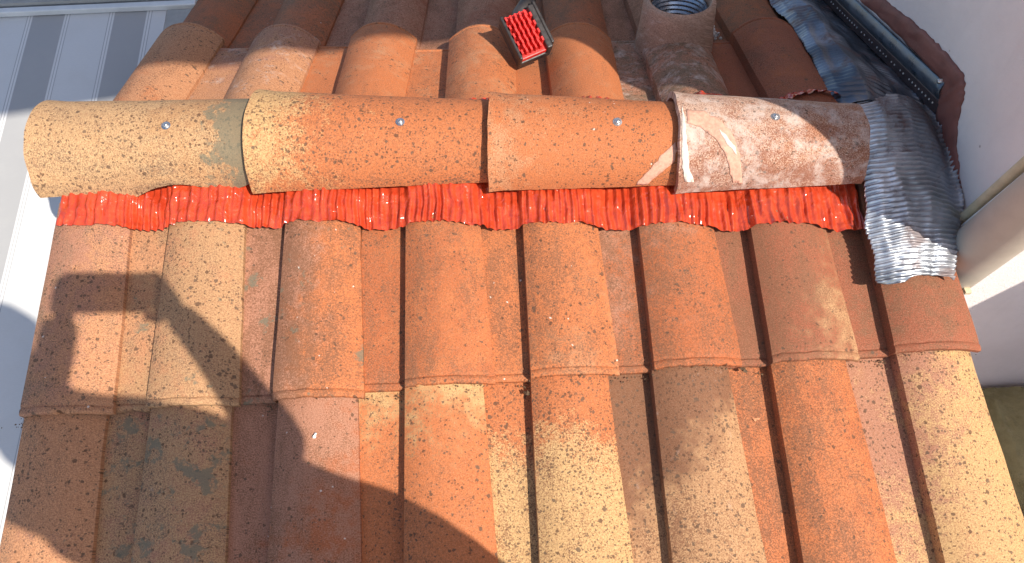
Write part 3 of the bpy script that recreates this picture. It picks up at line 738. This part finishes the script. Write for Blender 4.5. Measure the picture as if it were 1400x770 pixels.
# ------------------------------------------------------------------ photographer (behind the lens, casts the shadow) and phone
M_SKIN = mat_plain('skin', (.45, .26, .18), .55, 0, .08, 60, .15)
M_JKT = mat_plain('work_jacket', (.06, .08, .12), .85, 0, .2, 90, .4)
M_TRS = mat_plain('work_trousers', (.10, .10, .11), .9, 0, .2, 90, .4)
M_HAIR = mat_plain('dark_hair', (.03, .02, .015), .7, 0, .3, 200, .6)
def skin(name, nodes, edges, mat, parent, sub=1, root=0):
    me = bpy.data.meshes.new(name); me.from_pydata([n[0] for n in nodes], edges, []); me.update()
    o = bpy.data.objects.new(name, me); C.objects.link(o); o.parent = parent; me.materials.append(mat)
    m = o.modifiers.new('skin', 'SKIN'); m.use_smooth_shade = True
    for k, n in enumerate(nodes):
        d = me.skin_vertices[0].data[k]; r_ = n[1]; d.radius = r_ if isinstance(r_, tuple) else (r_, r_); d.use_root = (k == root)
    s = o.modifiers.new('sub', 'SUBSURF'); s.levels = sub; s.render_levels = sub
    return o
pe = empty('person', (.2, -1.35, -.39)); tag(pe, 'person in dark work clothes behind the camera holding up a phone', 'person')
PL = Vector(pe.location)
def N(x, y, z, r_): return (tuple(Vector((x, y, z)) - PL), r_)
body = [N(.24, -1.34, .46, (.19, .16)), N(.235, -1.355, .70, (.17, .14)), N(.15, -1.385, .86, (.20, .15)), N(.06, -1.41, 1.02, (.13, .09)), N(.0, -1.40, 1.12, .08), N(-.05, -1.37, 1.19, .075), N(-.08, -1.36, 1.28, (.085, .095)), N(-.085, -1.36, 1.35, .06),
 N(.26, -1.37, .97, .065), N(.25, -1.27, .87, .05), N(.15, -1.14, .965, .036), N(.095, -1.085, 1.035, .024),
 N(-.14, -1.40, 1.03, .08), N(-.13, -1.30, .98, .052), N(-.12, -1.16, .98, .034), N(-.10, -1.095, 1.035, .034),
 N(.32, -1.28, .38, .12), N(.37, -1.20, .16, .075), N(.40, -1.22, -.10, .06), N(.40, -1.24, -.30, .045), N(.40, -1.15, -.335, .04),
 N(.08, -1.45, .36, .10), N(.06, -1.46, .05, .075), N(.06, -1.50, -.20, .06), N(.06, -1.52, -.38, .045), N(.06, -1.42, -.385, .04)]
ed = [(0, 1), (1, 2), (2, 3), (3, 4), (4, 5), (5, 6), (6, 7), (3, 8), (8, 9), (9, 10), (10, 11), (3, 12), (12, 13), (13, 14), (14, 15), (0, 16), (16, 17), (17, 18), (18, 19), (19, 20), (0, 21), (21, 22), (22, 23), (23, 24), (24, 25)]
skin('body', body, ed, M_JKT, pe, 2)
for sx in (1, -1):
    b0 = Vector((.095 * sx, -1.085, 1.035))
    hand = [N(b0.x, b0.y, b0.z, .024), N(.092 * sx, -1.078, 1.062, (.02, .03))]; he = [(0, 1)]
    for k in range(4):
        yy = (k - 1.5) * .017; a = Vector((.090 * sx, -1.074, 1.075)) + UP * yy
        hand += [N(*(a + FW * -.002), .0085), N(*(a + FW * .012 + Vector((-.012 * sx, 0, 0))), .008), N(*(a + FW * .008 + Vector((-.03 * sx, 0, 0)) - UP * 0), .007)]
        q = 2 + 3 * k; he += [(1, q), (q, q + 1), (q + 1, q + 2)]
    hand = [h for h in hand]
    a = Vector((.085 * sx, -1.09, 1.05)); hand += [N(*(a - UP * .03), .010), N(*(a - UP * .02 - FW * .02 + Vector((-.02 * sx, 0, 0))), .009)]; he += [(1, 14), (14, 15)]
    skin('hand', hand, he, M_SKIN, pe, 1)
hp_ = MB(); hp_.lathe([(0, .11), (.055, .10), (.095, .06), (.11, .0), (.108, -.05), (.09, -.10)], Vector((-.08, -1.375, 1.29)) - PL, 24); hp_.build('hair', M_HAIR, pe, 60)
ph = empty('phone', CAM - FW * .02); tag(ph, 'black phone held level in both hands by the person behind the camera', 'phone')
Mp = Matrix((RT, UP, -FW)).transposed()
mb = MB(); mb.box((0, 0, 0), (.156, .076, .008), Mp); mb.build('phone_case', M_BLK, ph, 0, .003)
mb = MB(); mb.box(-FW * .0046, (.146, .067, .0006), Mp); mb.build('screen', mat_plain('screen_glass', (.02, .02, .025), .1), ph, 0)
